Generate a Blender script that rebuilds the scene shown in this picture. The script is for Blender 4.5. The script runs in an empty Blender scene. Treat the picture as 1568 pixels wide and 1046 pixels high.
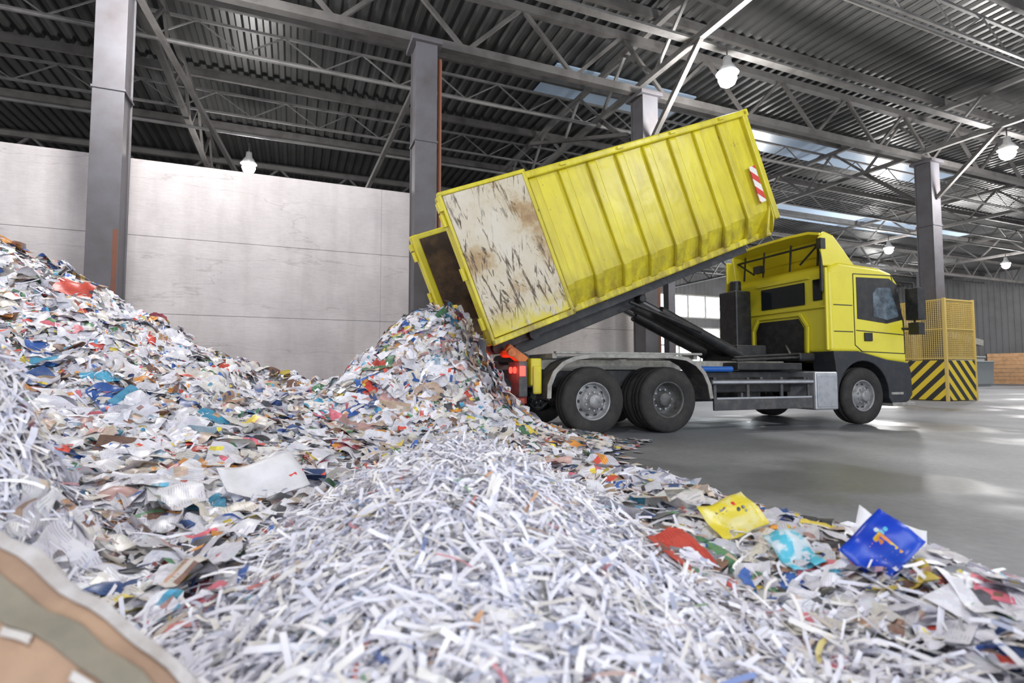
import bpy, math, random
import numpy as np
from mathutils import Vector, Matrix
random.seed(7); rng=np.random.default_rng(11)
S=bpy.context.scene
COL=S.collection

# ------------------------------------------------------------------ materials
def new_mat(name):
    m=bpy.data.materials.new(name); m.use_nodes=True
    nt=m.node_tree; b=nt.nodes['Principled BSDF']
    return m,nt,b
def N(nt,t,**kw):
    n=nt.nodes.new(t)
    for k,v in kw.items(): setattr(n,k,v)
    return n
def ramp(nt,src,p0,c0,p1,c1,*mid):
    r=N(nt,'ShaderNodeValToRGB'); e=r.color_ramp.elements
    e[0].position=p0; e[0].color=(*c0,1); e[1].position=p1; e[1].color=(*c1,1)
    for p,c in mid: x=e.new(p); x.color=(*c,1)
    nt.links.new(src,r.inputs['Fac']); return r.outputs['Color']
def noise(nt,vec,scale,detail=6,rough=.6):
    n=N(nt,'ShaderNodeTexNoise'); n.inputs['Scale'].default_value=scale; n.inputs['Detail'].default_value=detail; n.inputs['Roughness'].default_value=rough
    nt.links.new(vec,n.inputs['Vector']); return n.outputs['Fac']
def mixc(nt,fac,a,b,mode='MIX'):
    m=N(nt,'ShaderNodeMixRGB',blend_type=mode)
    for i,x in enumerate((fac,a,b)):
        if isinstance(x,(int,float)): m.inputs[i].default_value=x
        elif isinstance(x,tuple): m.inputs[i].default_value=(*x,1)
        else: nt.links.new(x,m.inputs[i])
    return m.outputs[0]
def mk(name,col,rough=.5,metal=0,col2=None,scale=4,lo=.45,hi=.7,bump=0,bscale=30,emis=0,spec=.5):
    m,nt,b=new_mat(name)
    b.inputs['Base Color'].default_value=(*col,1)
    b.inputs['Roughness'].default_value=rough
    b.inputs['Metallic'].default_value=metal
    b.inputs['Specular IOR Level'].default_value=spec
    src=N(nt,'ShaderNodeTexCoord').outputs['Object']
    if col2: nt.links.new(ramp(nt,noise(nt,src,scale,8,.62),lo,col,hi,col2),b.inputs['Base Color'])
    if bump:
        bp=N(nt,'ShaderNodeBump'); bp.inputs['Strength'].default_value=bump; bp.inputs['Distance'].default_value=.02
        nt.links.new(noise(nt,src,bscale),bp.inputs['Height']); nt.links.new(bp.outputs['Normal'],b.inputs['Normal'])
    if emis:
        b.inputs['Emission Color'].default_value=(*col,1); b.inputs['Emission Strength'].default_value=emis
    return m
def container_paint():
    m,nt,b=new_mat('yellow_container_paint'); L=nt.links
    tc=N(nt,'ShaderNodeTexCoord').outputs['Object']
    base=ramp(nt,noise(nt,tc,1.2,8),.35,(.76,.67,.035),.72,(.58,.49,.03))
    mp=N(nt,'ShaderNodeMapping'); mp.inputs['Scale'].default_value=(3,3,1.1); L.new(tc,mp.inputs[0])
    mp2=N(nt,'ShaderNodeMapping'); mp2.inputs['Scale'].default_value=(7,7,.9); L.new(tc,mp2.inputs[0])
    dirt=ramp(nt,noise(nt,mp2.outputs[0],1.0,6,.7),.46,(0,0,0),.75,(.55,.55,.55))
    c=mixc(nt,dirt,base,(.36,.27,.04))
    chips=ramp(nt,noise(nt,mp.outputs[0],3.0,7,.72),.655,(0,0,0),.68,(.9,.9,.9))
    c=mixc(nt,chips,c,(.12,.06,.03))
    sp=N(nt,'ShaderNodeSeparateXYZ'); L.new(tc,sp.inputs[0])
    g=ramp(nt,sp.outputs['Z'],0,(1,1,1),.8,(0,0,0))
    g=mixc(nt,1.0,g,ramp(nt,noise(nt,mp.outputs[0],1.6,7,.7),.40,(0,0,0),.62,(.85,.85,.85)),'MULTIPLY')
    c=mixc(nt,g,c,(.20,.13,.04))
    L.new(c,b.inputs['Base Color']); b.inputs['Roughness'].default_value=.34
    bp=N(nt,'ShaderNodeBump'); bp.inputs['Strength'].default_value=.18; bp.inputs['Distance'].default_value=.06
    L.new(noise(nt,tc,2.6,2),bp.inputs['Height']); L.new(bp.outputs['Normal'],b.inputs['Normal'])
    return m
YEL=container_paint()
YEL2=mk('yellow_cab_paint',(.77,.68,.045),.28,0,(.71,.61,.04),1.5)
RUSTIN=mk('rust_interior',(.05,.032,.02),.8,0,(.17,.10,.05),3,.4,.7,.2)
BLACK=mk('black_metal',(.014,.014,.016),.5,0,(.04,.037,.034),6)
DGREY=mk('dark_grey_plastic',(.022,.024,.03),.5,0,(.04,.04,.045),5)
CHAS=mk('chassis_grey',(.055,.055,.06),.55,0,(.12,.11,.105),6)
LGREY=mk('light_grey_paint',(.36,.35,.32),.5,0,(.20,.19,.17),7)
SILV=mk('aluminium',(.50,.51,.53),.35,.5,(.38,.39,.41),8)
RIM=mk('rim_grey',(.34,.34,.35),.45,.3,(.18,.175,.17),9)
RIMD=mk('rim_dark',(.13,.13,.13),.55,.3,(.06,.055,.05),9)
TIRE=mk('tire_rubber',(.022,.021,.021),.8,0,(.05,.046,.042),7,.4,.8,.15,60)
GLASS=mk('dark_glass',(.012,.016,.02),.08,0,spec=.3)
GLASS2=mk('side_glass',(.16,.21,.25),.1,0,(.03,.04,.05),2.5,.4,.6,spec=.5)
CHROME=mk('piston_chrome',(.6,.6,.62),.15,1)
REDL=mk('red_lens',(1,.03,.02),.3,emis=5)
REDD=mk('red_paint',(.40,.05,.03),.5,0,(.2,.03,.02),6)
ORANGE=mk('orange_paint',(.62,.17,.03),.5,0,(.3,.08,.03),6)
BLUEP=mk('blue_paint',(.02,.12,.45),.4)
STEEL=mk('column_paint',(.105,.102,.115),.6,0,(.07,.06,.062),1.6,.4,.75)
RUSTCOL=mk('rust_strip',(.16,.06,.035),.7,0,(.1,.05,.04),3)
TRUSS=mk('truss_paint',(.09,.085,.082),.6,0,(.05,.045,.043),2)
TRUSSL=mk('truss_light_paint',(.16,.155,.15),.55,0,(.09,.085,.085),2)
PIPE=mk('rusty_pipe',(.22,.08,.04),.7)
CEIL=mk('ceiling_sheet',(.095,.095,.094),.40,.3,(.04,.04,.039),.35,.35,.7)
WDARK=mk('cladding_dark',(.13,.13,.135),.6,0,(.09,.088,.09),.4)
WOOD=mk('crate_wood',(.42,.24,.12),.7,0,(.28,.16,.08),4)
LAMPE=mk('lamp_glow',(1,.97,.93),.5,emis=60)
WHITEM=mk('white_plate',(.8,.8,.8),.5)
REFL=mk('lamp_reflector',(.6,.6,.6),.4,.3)
DAY=mk('daylight_glass',(.86,.95,1),.3,emis=4.5)
SKYL=mk('skylight_sheet',(.45,.58,.75),.3,emis=.05)

def concrete_wall():
    m,nt,b=new_mat('concrete_panels'); L=nt.links
    tc=N(nt,'ShaderNodeTexCoord').outputs['Object']
    c=ramp(nt,noise(nt,tc,.8,10,.68),.32,(.47,.435,.44),.66,(.61,.57,.57))
    mp=N(nt,'ShaderNodeMapping'); mp.inputs['Scale'].default_value=(.5,1,2.6); L.new(tc,mp.inputs[0])
    dn=N(nt,'ShaderNodeTexNoise'); dn.inputs['Scale'].default_value=1.3; dn.inputs['Detail'].default_value=6; L.new(mp.outputs[0],dn.inputs['Vector'])
    wv=mixc(nt,.6,mp.outputs[0],dn.outputs['Color'])
    v=N(nt,'ShaderNodeTexVoronoi',feature='DISTANCE_TO_EDGE'); v.inputs['Scale'].default_value=.8; L.new(wv,v.inputs['Vector'])
    cr=ramp(nt,v.outputs['Distance'],0,(.6,.58,.57),.008,(1,1,1))
    c=mixc(nt,.5,c,cr,'MULTIPLY')
    fine=noise(nt,mp.outputs[0],9,8,.75)
    c=mixc(nt,.45,c,ramp(nt,fine,.3,(.75,.75,.75),.6,(1,1,1)),'MULTIPLY')
    mp3=N(nt,'ShaderNodeMapping'); mp3.inputs['Scale'].default_value=(2.2,1,.25); L.new(tc,mp3.inputs[0])
    c=mixc(nt,.35,c,ramp(nt,noise(nt,mp3.outputs[0],1.0,7,.6),.38,(.75,.73,.72),.52,(1,1,1)),'MULTIPLY')
    L.new(c,b.inputs['Base Color']); b.inputs['Roughness'].default_value=.85
    bp=N(nt,'ShaderNodeBump'); bp.inputs['Strength'].default_value=.25; bp.inputs['Distance'].default_value=.03
    L.new(fine,bp.inputs['Height']); L.new(bp.outputs['Normal'],b.inputs['Normal'])
    return m
def floor_mat():
    m,nt,b=new_mat('concrete_floor'); L=nt.links
    tc=N(nt,'ShaderNodeTexCoord').outputs['Object']
    c=ramp(nt,noise(nt,tc,.35,10),.35,(.15,.153,.168),.68,(.26,.265,.285))
    wet=ramp(nt,noise(nt,tc,.22,4),.50,(0,0,0),.56,(1,1,1))
    c=mixc(nt,mixc(nt,1.0,wet,(.45,.45,.45),'MULTIPLY'),c,(.09,.092,.10))
    n3=noise(nt,tc,14)
    c=mixc(nt,.3,c,n3,'OVERLAY'); L.new(c,b.inputs['Base Color'])
    L.new(ramp(nt,wet,0,(.60,.60,.60),1,(.36,.36,.36)),b.inputs['Roughness'])
    b.inputs['Specular IOR Level'].default_value=.38
    bp=N(nt,'ShaderNodeBump'); bp.inputs['Strength'].default_value=.08; bp.inputs['Distance'].default_value=.01
    L.new(n3,bp.inputs['Height']); L.new(bp.outputs['Normal'],b.inputs['Normal'])
    return m
def rust_door_mat():
    m,nt,b=new_mat('worn_white_door'); L=nt.links
    tc=N(nt,'ShaderNodeTexCoord').outputs['Object']
    last=ramp(nt,noise(nt,tc,1.3,8,.65),.38,(.66,.60,.50),.72,(.24,.12,.05),(.52,(.60,.53,.40)),(.61,(.44,.31,.16)))
    area=ramp(nt,noise(nt,tc,1.1,3),.38,(0,0,0),.54,(1,1,1))
    for (sc,rot,th,seed) in (((13,1,1.6),.12,.56,0),((19,1,2.6),-.30,.585,7),((9,1,3.2),.6,.62,15)):
        mp=N(nt,'ShaderNodeMapping'); mp.inputs['Scale'].default_value=sc; mp.inputs['Location'].default_value=(seed,0,seed)
        rt=N(nt,'ShaderNodeVectorRotate',rotation_type='Y_AXIS'); rt.inputs['Angle'].default_value=rot
        L.new(tc,rt.inputs['Vector']); L.new(rt.outputs[0],mp.inputs[0])
        f=ramp(nt,noise(nt,mp.outputs[0],1.1,6,.65),th,(0,0,0),th+.03,(.95,.95,.95))
        f=mixc(nt,1.0,f,area,'MULTIPLY')
        last=mixc(nt,f,last,(.09,.06,.035))
    sp=N(nt,'ShaderNodeSeparateXYZ'); L.new(tc,sp.inputs[0])
    g=ramp(nt,sp.outputs['Z'],.12,(1,1,1),.45,(0,0,0))
    g=mixc(nt,1.0,g,ramp(nt,noise(nt,tc,3,7,.7),.40,(0,0,0),.5,(1,1,1)),'MULTIPLY')
    last=mixc(nt,g,last,(.66,.56,.05))
    L.new(last,b.inputs['Base Color']); b.inputs['Roughness'].default_value=.55
    return m
def stripe_mat(name,c1,c2,freq,axis=(1,1,1)):
    m,nt,b=new_mat(name); L=nt.links
    tc=N(nt,'ShaderNodeTexCoord'); mp=N(nt,'ShaderNodeVectorMath',operation='DOT_PRODUCT'); mp.inputs[1].default_value=axis
    L.new(tc.outputs['Object'],mp.inputs[0])
    a=N(nt,'ShaderNodeMath',operation='MULTIPLY'); a.inputs[1].default_value=freq; L.new(mp.outputs['Value'],a.inputs[0])
    f=N(nt,'ShaderNodeMath',operation='FRACT'); L.new(a.outputs[0],f.inputs[0])
    g=N(nt,'ShaderNodeMath',operation='GREATER_THAN'); g.inputs[1].default_value=.5; L.new(f.outputs[0],g.inputs[0])
    L.new(mixc(nt,g.outputs[0],c1,c2),b.inputs['Base Color']); b.inputs['Roughness'].default_value=.5
    return m
def paper_mat(name,text=True):
    m,nt,b=new_mat(name); L=nt.links
    at=N(nt,'ShaderNodeAttribute',attribute_name='pcol')
    col=at.outputs['Vector']
    if text:
        uv=N(nt,'ShaderNodeUVMap',uv_map='UVMap'); sp=N(nt,'ShaderNodeSeparateXYZ'); L.new(uv.outputs[0],sp.inputs[0])
        a=N(nt,'ShaderNodeMath',operation='MULTIPLY'); a.inputs[1].default_value=24; L.new(sp.outputs['Y'],a.inputs[0])
        f=N(nt,'ShaderNodeMath',operation='FRACT'); L.new(a.outputs[0],f.inputs[0])
        g=N(nt,'ShaderNodeMath',operation='GREATER_THAN'); g.inputs[1].default_value=.62; L.new(f.outputs[0],g.inputs[0])
        mp=N(nt,'ShaderNodeMapping'); mp.inputs['Scale'].default_value=(5,5,1); L.new(uv.outputs[0],mp.inputs[0])
        g2=N(nt,'ShaderNodeMath',operation='GREATER_THAN'); g2.inputs[1].default_value=.5; L.new(noise(nt,mp.outputs[0],1,2),g2.inputs[0])
        mu=N(nt,'ShaderNodeMath',operation='MULTIPLY'); L.new(g.outputs[0],mu.inputs[0]); L.new(g2.outputs[0],mu.inputs[1])
        m3=N(nt,'ShaderNodeMath',operation='MULTIPLY'); m3.inputs[1].default_value=.42; L.new(mu.outputs[0],m3.inputs[0])
        col=mixc(nt,m3.outputs[0],col,(.25,.25,.3),'MULTIPLY')
        mp2=N(nt,'ShaderNodeMapping'); mp2.inputs['Scale'].default_value=(7,7,1); L.new(uv.outputs[0],mp2.inputs[0])
        nz=N(nt,'ShaderNodeTexNoise'); nz.inputs['Scale'].default_value=1; nz.inputs['Detail'].default_value=3; L.new(mp2.outputs[0],nz.inputs['Vector'])
        col=mixc(nt,.18,col,nz.outputs['Color'],'OVERLAY')
    L.new(col,b.inputs['Base Color']); b.inputs['Roughness'].default_value=.40
    b.inputs['Specular IOR Level'].default_value=.4
    return m
CONC=concrete_wall(); FLOOR=floor_mat(); RDOOR=rust_door_mat()
HAZ=stripe_mat('hazard_stripes',(.75,.55,.04),(.03,.03,.03),2.2,(1,1,1))
REDW=stripe_mat('red_white_stripes',(.65,.04,.03),(.8,.78,.74),3.6,(1,0,1))
PSHEET=paper_mat('printed_paper'); PSTRIP=paper_mat('shredded_paper',False)

# ------------------------------------------------------------------ mesh builder
class MB:
    def __init__(s): s.v=[]; s.f=[]
    def add(s,vs,fs):
        o=len(s.v); s.v+= [tuple(x) for x in vs]; s.f+=[tuple(i+o for i in f) for f in fs]; return s
    def box(s,x0,x1,y0,y1,z0,z1,M=None):
        vs=[Vector(p) for p in ((x0,y0,z0),(x1,y0,z0),(x1,y1,z0),(x0,y1,z0),(x0,y0,z1),(x1,y0,z1),(x1,y1,z1),(x0,y1,z1))]
        if M: vs=[M@p for p in vs]
        return s.add(vs,[(0,3,2,1),(4,5,6,7),(0,1,5,4),(1,2,6,5),(2,3,7,6),(3,0,4,7)])
    def beam(s,p0,p1,w,h=None):
        h=h or w; p0=Vector(p0); p1=Vector(p1); d=(p1-p0); L=d.length; d.normalize()
        ref=Vector((0,0,1)) if abs(d.z)<.95 else Vector((0,1,0))
        y=ref.cross(d).normalized(); z=d.cross(y)
        vs=[]
        for t in (p0,p1):
            for a,b in ((-1,-1),(1,-1),(1,1),(-1,1)): vs.append(t+y*a*w/2+z*b*h/2)
        return s.add(vs,[(0,1,2,3),(7,6,5,4),(0,4,5,1),(1,5,6,2),(2,6,7,3),(3,7,4,0)])
    def tube(s,p0,p1,r,n=14,r2=None):
        r2=r2 if r2 is not None else r
        p0=Vector(p0); p1=Vector(p1); d=(p1-p0).normalized()
        ref=Vector((0,0,1)) if abs(d.z)<.95 else Vector((0,1,0))
        y=ref.cross(d).normalized(); z=d.cross(y); vs=[]
        for t,rr in ((p0,r),(p1,r2)):
            for i in range(n):
                a=2*math.pi*i/n; vs.append(t+y*math.cos(a)*rr+z*math.sin(a)*rr)
        fs=[(i,(i+1)%n,n+(i+1)%n,n+i) for i in range(n)]+[tuple(range(n-1,-1,-1)),tuple(range(n,2*n))]
        return s.add(vs,fs)
    def prism(s,poly,y0,y1):
        n=len(poly); vs=[(x,y0,z) for x,z in poly]+[(x,y1,z) for x,z in poly]
        return s.add(vs,[tuple(range(n)),tuple(range(2*n-1,n-1,-1))]+[(i,n+i,n+(i+1)%n,(i+1)%n) for i in range(n)])
    def prismx(s,poly,x0,x1):
        n=len(poly); vs=[(x0,y,z) for y,z in poly]+[(x1,y,z) for y,z in poly]
        return s.add(vs,[tuple(range(n)),tuple(range(2*n-1,n-1,-1))]+[(i,n+i,n+(i+1)%n,(i+1)%n) for i in range(n)])
    def lathe(s,prof,c,n=40,sgn=1):
        vs=[];k=len(prof)
        for i in range(n):
            a=2*math.pi*i/n
            for r,y in prof: vs.append((c[0]+r*math.cos(a),c[1]+y*sgn,c[2]+r*math.sin(a)))
        fs=[]
        for i in range(n):
            j=(i+1)%n
            for q in range(k-1): fs.append((i*k+q,i*k+q+1,j*k+q+1,j*k+q))
        return s.add(vs,fs)
    def lathez(s,prof,c,n=24):
        vs=[];k=len(prof)
        for i in range(n):
            a=2*math.pi*i/n
            for r,z in prof: vs.append((c[0]+r*math.cos(a),c[1]+r*math.sin(a),c[2]+z))
        fs=[]
        for i in range(n):
            j=(i+1)%n
            for q in range(k-1): fs.append((i*k+q,i*k+q+1,j*k+q+1,j*k+q))
        return s.add(vs,fs)
    def obj(s,name,mat,parent=None,bevel=0,smooth=False,seg=2):
        me=bpy.data.meshes.new(name); me.from_pydata(s.v,[],s.f); me.update()
        import bmesh
        bm=bmesh.new(); bm.from_mesh(me); bmesh.ops.recalc_face_normals(bm,faces=bm.faces); bm.to_mesh(me); bm.free()
        me.materials.append(mat)
        o=bpy.data.objects.new(name,me); COL.objects.link(o)
        if parent: o.parent=parent
        if smooth:
            for p in me.polygons: p.use_smooth=True
        if bevel:
            m=o.modifiers.new('bevel','BEVEL'); m.width=bevel; m.segments=seg; m.limit_method='ANGLE'; m.angle_limit=math.radians(35)
        return o
def empty(name,M=None,loc=(0,0,0)):
    e=bpy.data.objects.new(name,None); COL.objects.link(e)
    if M is not None: e.matrix_world=M
    else: e.location=loc
    return e

# ------------------------------------------------------------------ room shell
MB().box(-24,66,-14,44,-.2,0).obj('floor',FLOOR)
def corrugated(n0,n1,period,depth):
    xs=[];x=n0
    while x<n1:
        xs+= [(x,0),(x+period*.35,0),(x+period*.5,depth),(x+period*.85,depth)]; x+=period
    xs.append((n1,0)); return xs
c=corrugated(-24,66,.36,.09); mb=MB(); vs=[];fs=[]
for x,d in c: vs+=[(x,-14,10.75+d),(x,44,10.75+d)]
for i in range(len(c)-1): fs.append((2*i,2*i+1,2*i+3,2*i+2))
mb.add(vs,fs).obj('ceiling',CEIL)
def corr_wall(name,a,b,axis,pos,z0,z1,holes=()):
    c=corrugated(a,b,.5,.06); mb=MB()
    for i in range(len(c)-1):
        (x0,d0),(x1,d1)=c[i],c[i+1]; xm=(x0+x1)/2
        spans=[(z0,z1)]
        for h in holes:
            if h[0]<xm<h[1]:
                ns=[]
                for s0,s1 in spans:
                    if h[2]>s0: ns.append((s0,min(h[2],s1)))
                    if h[3]<s1: ns.append((max(h[3],s0),s1))
                spans=[q for q in ns if q[1]>q[0]]
        for s0,s1 in spans:
            if axis=='x': P=[(x0,pos+d0,s0),(x1,pos+d1,s0),(x1,pos+d1,s1),(x0,pos+d0,s1)]
            else: P=[(pos+d0,x0,s0),(pos+d1,x1,s0),(pos+d1,x1,s1),(pos+d0,x0,s1)]
            mb.add(P,[(0,1,2,3)])
    return mb.obj(name,WDARK)
W1=(29.5,45,0,5.3); W2=(31.5,44.5,6.3,8.5); W3=(50,62,5.8,6.9)
corr_wall('wall_back',-24,66,'x',42,0,10.8,[W1,W2,W3])
corr_wall('wall_right',-14,42,'y',64,0,10.8)
corr_wall('wall_left',-14,42,'y',-23,0,10.8)
def window(name,w,nx,nz):
    x0,x1,z0,z1=w; e=empty(name)
    MB().box(x0-.3,x1+.3,42.12,42.16,max(z0-.2,0),z1+.2).obj('glass',DAY,e)
    f=MB()
    for i in range(nx+1):
        x=x0+(x1-x0)*i/nx; f.box(x-.09,x+.09,41.95,42.11,z0,z1)
    for i in range(nz+1):
        z=z0+(z1-z0)*i/nz; f.box(x0,x1,41.97,42.1,z-.07,z+.07)
    f.obj('frame',LGREY,e)
window('door_1',W1,6,3); window('window_1',W2,6,1); window('window_2',W3,8,1)
mb=MB()
rows=[(0,.577),(.583,2.187),(2.193,3.797),(3.803,5.4)]
for ri,(a,b) in enumerate(rows):
    x=-22.5
    while x<9.2:
        x1=min(x+12.2,9.2); mb.box(x+.001,x1-.001,13.0,13.3,a,b); x=x1
mb.obj('wall_partition',CONC,bevel=.008)
mb=MB(); mb.box(-22.5,9.2,13.04,13.28,0,5.35); mb.obj('trim_1',STEEL)

# ------------------------------------------------------------------ steel columns
colX=[-15.3,-9.3,-3.27,2.68,8.85,21.2,33.2,45.2]
def column(x,y,w=.5,h=.56,top=8.6):
    e=empty('steel_column',loc=(x,y,0)); mb=MB()
    mb.box(-w/2,w/2,-h/2,-h/2+.03,0,top); mb.box(-w/2,w/2,h/2-.03,h/2,0,top)
    mb.box(-w/2+.03,w/2-.03,-h/2+.03,h/2-.03,0,top)
    for z in (6.2,): mb.box(-w/2-.02,w/2+.02,-h/2-.02,h/2+.02,z,z+.05)
    mb.box(-w/2-.08,w/2+.08,-h/2-.08,h/2+.08,0,.05); mb.box(-w/2-.1,w/2+.1,-h/2-.1,h/2+.1,top-.1,top)
    mb.obj('shaft',STEEL,e,bevel=.008)
    MB().box(w/2-.09,w/2-.01,-h/2-.004,-h/2,0,3.6).obj('rust_strip',RUSTCOL,e)
    return e
for x in colX: column(x,12.0)
for x in [-3.2,8.8,20.8,32.8,44.8]: column(x,26,.5,.5)
MB().tube((3.08,12.1,3),(3.08,12.1,8.4),.05).obj('drain_pipe',PIPE)

# ------------------------------------------------------------------ roof structure
ROOF=empty('roof_trusses')
def truss(mb,p0,p1,H,n,w=.13,wd=.07):
    p0=Vector(p0);p1=Vector(p1);up=Vector((0,0,H))
    mb.beam(p0,p1,w); mb.beam(p0+up,p1+up,w)
    for i in range(n):
        a=p0.lerp(p1,i/n); m=p0.lerp(p1,(i+.5)/n); b=p0.lerp(p1,(i+1)/n)
        mb.beam(a,m+up,wd); mb.beam(m+up,b,wd)
m=MB()
for y in (12,26): truss(m,(-23,y,8.7),(63,y,8.7),1.45,29,.2,.09)
m.obj('main_trusses',TRUSS,ROOF)
m=MB();m2=MB()
for x in [-15.3,-3.27,8.85,21.2,33.2,45.2]:
    truss(m2 if x in(8.85,21.2) else m,(x,-13,9.0),(x,41.5,9.0),1.3,20,.15,.08)
m.obj('cross_trusses',TRUSS,ROOF); m2.obj('cross_trusses_pale',TRUSSL,ROOF)
m=MB()
for i in range(15):
    m.beam((-23,-12+i*3.9,10.55),(63,-12+i*3.9,10.55),.12,.26)
m.obj('purlins',TRUSS,ROOF)
m=MB()
for y in [8,16,20,31,37]: truss(m,(-23,y,9.7),(63,y,9.7),.7,40,.07,.035)
m.obj('joists',TRUSSL,ROOF)
m=MB()
for x in (8.85,21.2,33.2):
    for s in(-1,1): m.beam((x,12+s*.3,7.2),(x,12+s*2.3,9.0),.12)
m.beam((-3.0,12,8.4),(-1.2,17,5.9),.1); m.beam((2.6,12.3,7.9),(1.6,15.5,5.6),.1); m.beam((8.5,12.3,7.6),(7.2,16,8.6),.1)
m.obj('braces',TRUSS,ROOF)
m=MB()
for y in (7.3,14.3,19.2): m.tube((-23,y,8.75),(63,y,8.75),.05,10)
m.box(-23,63,9.9,10.12,9.0,9.06)
m.obj('service_pipes',TRUSSL,ROOF)
def sky(name,x0,x1,y0,y1):
    MB().box(x0,x1,y0,y1,10.66,10.71).obj(name,SKYL)
sky('window_3',7.5,13,14.6,16.4); sky('window_4',16,30,15.5,17.2); sky('window_5',20,44,22.2,24.4); sky('window_6',24,50,31,33.2)

# ------------------------------------------------------------------ lamps
def lamp(x,y,z=8.3,en=900,col=(1,.98,.96)):
    e=empty('hanging_lamp',loc=(x,y,z))
    MB().lathez([(.03,.42),(.09,.40),(.11,.22),(.16,.16),(.27,-.02),(.26,-.02),(.15,.14)],(0,0,0)).obj('reflector',REFL,e,smooth=True)
    MB().tube((0,0,.4),(0,0,.72),.02,8).obj('rod',TRUSS,e)
    MB().lathez([(0.001,.1),(.12,.06),(.20,-.06),(.22,-.16),(.17,-.28),(.08,-.34),(.001,-.35)],(0,0,0)).obj('bulb',LAMPE,e,smooth=True)
    d=bpy.data.lights.new('lamp_light','POINT'); d.energy=en; d.color=col; d.shadow_soft_size=.35
    o=bpy.data.objects.new('lamp_light',d); COL.objects.link(o); o.parent=e; o.location=(0,0,-.75)
for x in(-14.3,-2.3,9.7,21.6,33.5): lamp(x,9.8,en=950)
for x in(-2.3,9.7,21.6): lamp(x,-1,en=800)
for x in(-13.6,-1.6,22.4): lamp(x,20.6,en=550)
for x in(32.5,44.5,56.5): lamp(x,20.6,en=1500)  # outermost lamp is out of view, added to brighten the far right
for x in(34.2,50): lamp(x,33,en=1300)

# ------------------------------------------------------------------ truck
TR=Matrix.Translation((4.37,8.41,0))@Matrix.Rotation(math.radians(-3),4,'Z')
T=empty('hook_lift_truck',TR)
def wheel(x,side,kind,dual):
    y=side*1.05
    sg=1 if side<0 else -1
    tp=[(.29,-.135),(.31,-.155),(.40,-.17),(.49,-.16),(.525,-.135),(.535,-.10),(.535,-.07),(.522,-.065),(.522,-.05),(.535,-.045),(.537,0),(.535,.045),(.522,.05),(.522,.065),(.535,.07),(.535,.1),(.525,.135),(.49,.16),(.40,.17),(.31,.155),(.29,.135)]
    m=MB(); m.lathe(tp,(x,y,.54),56,sg)
    if dual: m.lathe(tp,(x,y-side*.36,.54),56,sg)
    m.obj('tire',TIRE,T,smooth=True)
    if kind=='convex':
        pr=[(.30,-.135),(.285,-.15),(.27,-.12),(.262,-.05),(.235,-.045),(.19,-.09),(.165,-.135),(.12,-.14),(.11,-.2),(.095,-.215),(.001,-.215)]
    else:
        pr=[(.30,-.135),(.285,-.15),(.272,-.11),(.25,.0),(.21,.06),(.13,.07),(.12,-.05),(.10,-.075),(.001,-.075)]
    MB().lathe(pr,(x,y,.54),48,sg).obj('rim',RIM if kind=='convex' else RIMD,T,smooth=True)
    h=MB(); nn=MB()
    for i in range(10):
        a=2*math.pi*i/10
        if kind=='convex':
            yy=y+sg*-.068; h.tube((x+.215*math.cos(a),yy+sg*.03,.54+.215*math.sin(a)),(x+.215*math.cos(a),yy-sg*.006,.54+.215*math.sin(a)),.026,12)
            yy=y-sg*.14; nn.tube((x+.142*math.cos(a+.3),yy+sg*.02,.54+.142*math.sin(a+.3)),(x+.142*math.cos(a+.3),yy-sg*.025,.54+.142*math.sin(a+.3)),.015,6)
        else:
            nn.tube((x+.165*math.cos(a),y+sg*.07,.54+.165*math.sin(a)),(x+.165*math.cos(a),y+sg*.02,.54+.165*math.sin(a)),.018,6)
    if kind=='convex': h.obj('rim_hole_shade',BLACK,T)  # black discs stand in for the shade inside open holes
    nn.obj('wheel_nuts',SILV,T)
for side in(-1,1):
    wheel(0,side,'convex',False); wheel(1.37,side,'concave',True); wheel(5.72,side,'convex',False)
m=MB()
for x in(0,1.37,5.72): m.tube((x,-.9,.54),(x,.9,.54),.09); m.lathe([(.001,-.25),(.2,-.2),(.24,0),(.2,.2),(.001,.25)],(x,0,.54),20)
m.obj('axles',BLACK,T)
m=MB()
for s in(-1,1):
    m.box(-1.15,6.6,s*.42-.05,s*.42+.05,.74,1.02)
for x in(-1.1,-.4,.68,2.2,3.2,4.2,5.0): m.box(x-.05,x+.05,-.42,.42,.78,.98)
m.obj('frame_rails',CHAS,T,bevel=.01)
m=MB()
for s in(-1,1):
    m.box(-1.05,4.45,s*.50-.07,s*.50+.07,1.03,1.19)
    m.box(-.6,2.1,s*1.08-.05,s*1.08+.05,1.27,1.31)
for x in(-.6,.7,2.0): m.box(x-.04,x+.04,-1.08,1.08,1.2,1.28)
m.obj('hooklift_subframe',LGREY,T,bevel=.01)
m=MB(); m.box(2.35,4.3,-.85,-.48,.62,1.0); m.box(3.0,4.5,-.95,-.5,1.02,1.16); m.box(2.3,4.3,.5,.9,.45,1.0)
m.tube((2.5,-.75,.75),(2.5,-.3,.75),.17); m.obj('chassis_equipment',BLACK,T,bevel=.02)
m=MB()
for k,(y,z) in enumerate(((-.8,1.2),(-.86,1.25),(-.92,1.19))): m.tube((3.0,y,z),(4.6,y+.05,z+.08),.02,8)
m.tube((4.5,-.7,1.3),(4.7,-.4,1.5),.03,8); m.obj('hydraulic_hoses',BLACK,T)
m=MB(); m.tube((2.25,-.9,1.04),(2.9,-.9,1.04),.05); m.obj('air_tank',BLUEP,T,smooth=False)
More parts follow.
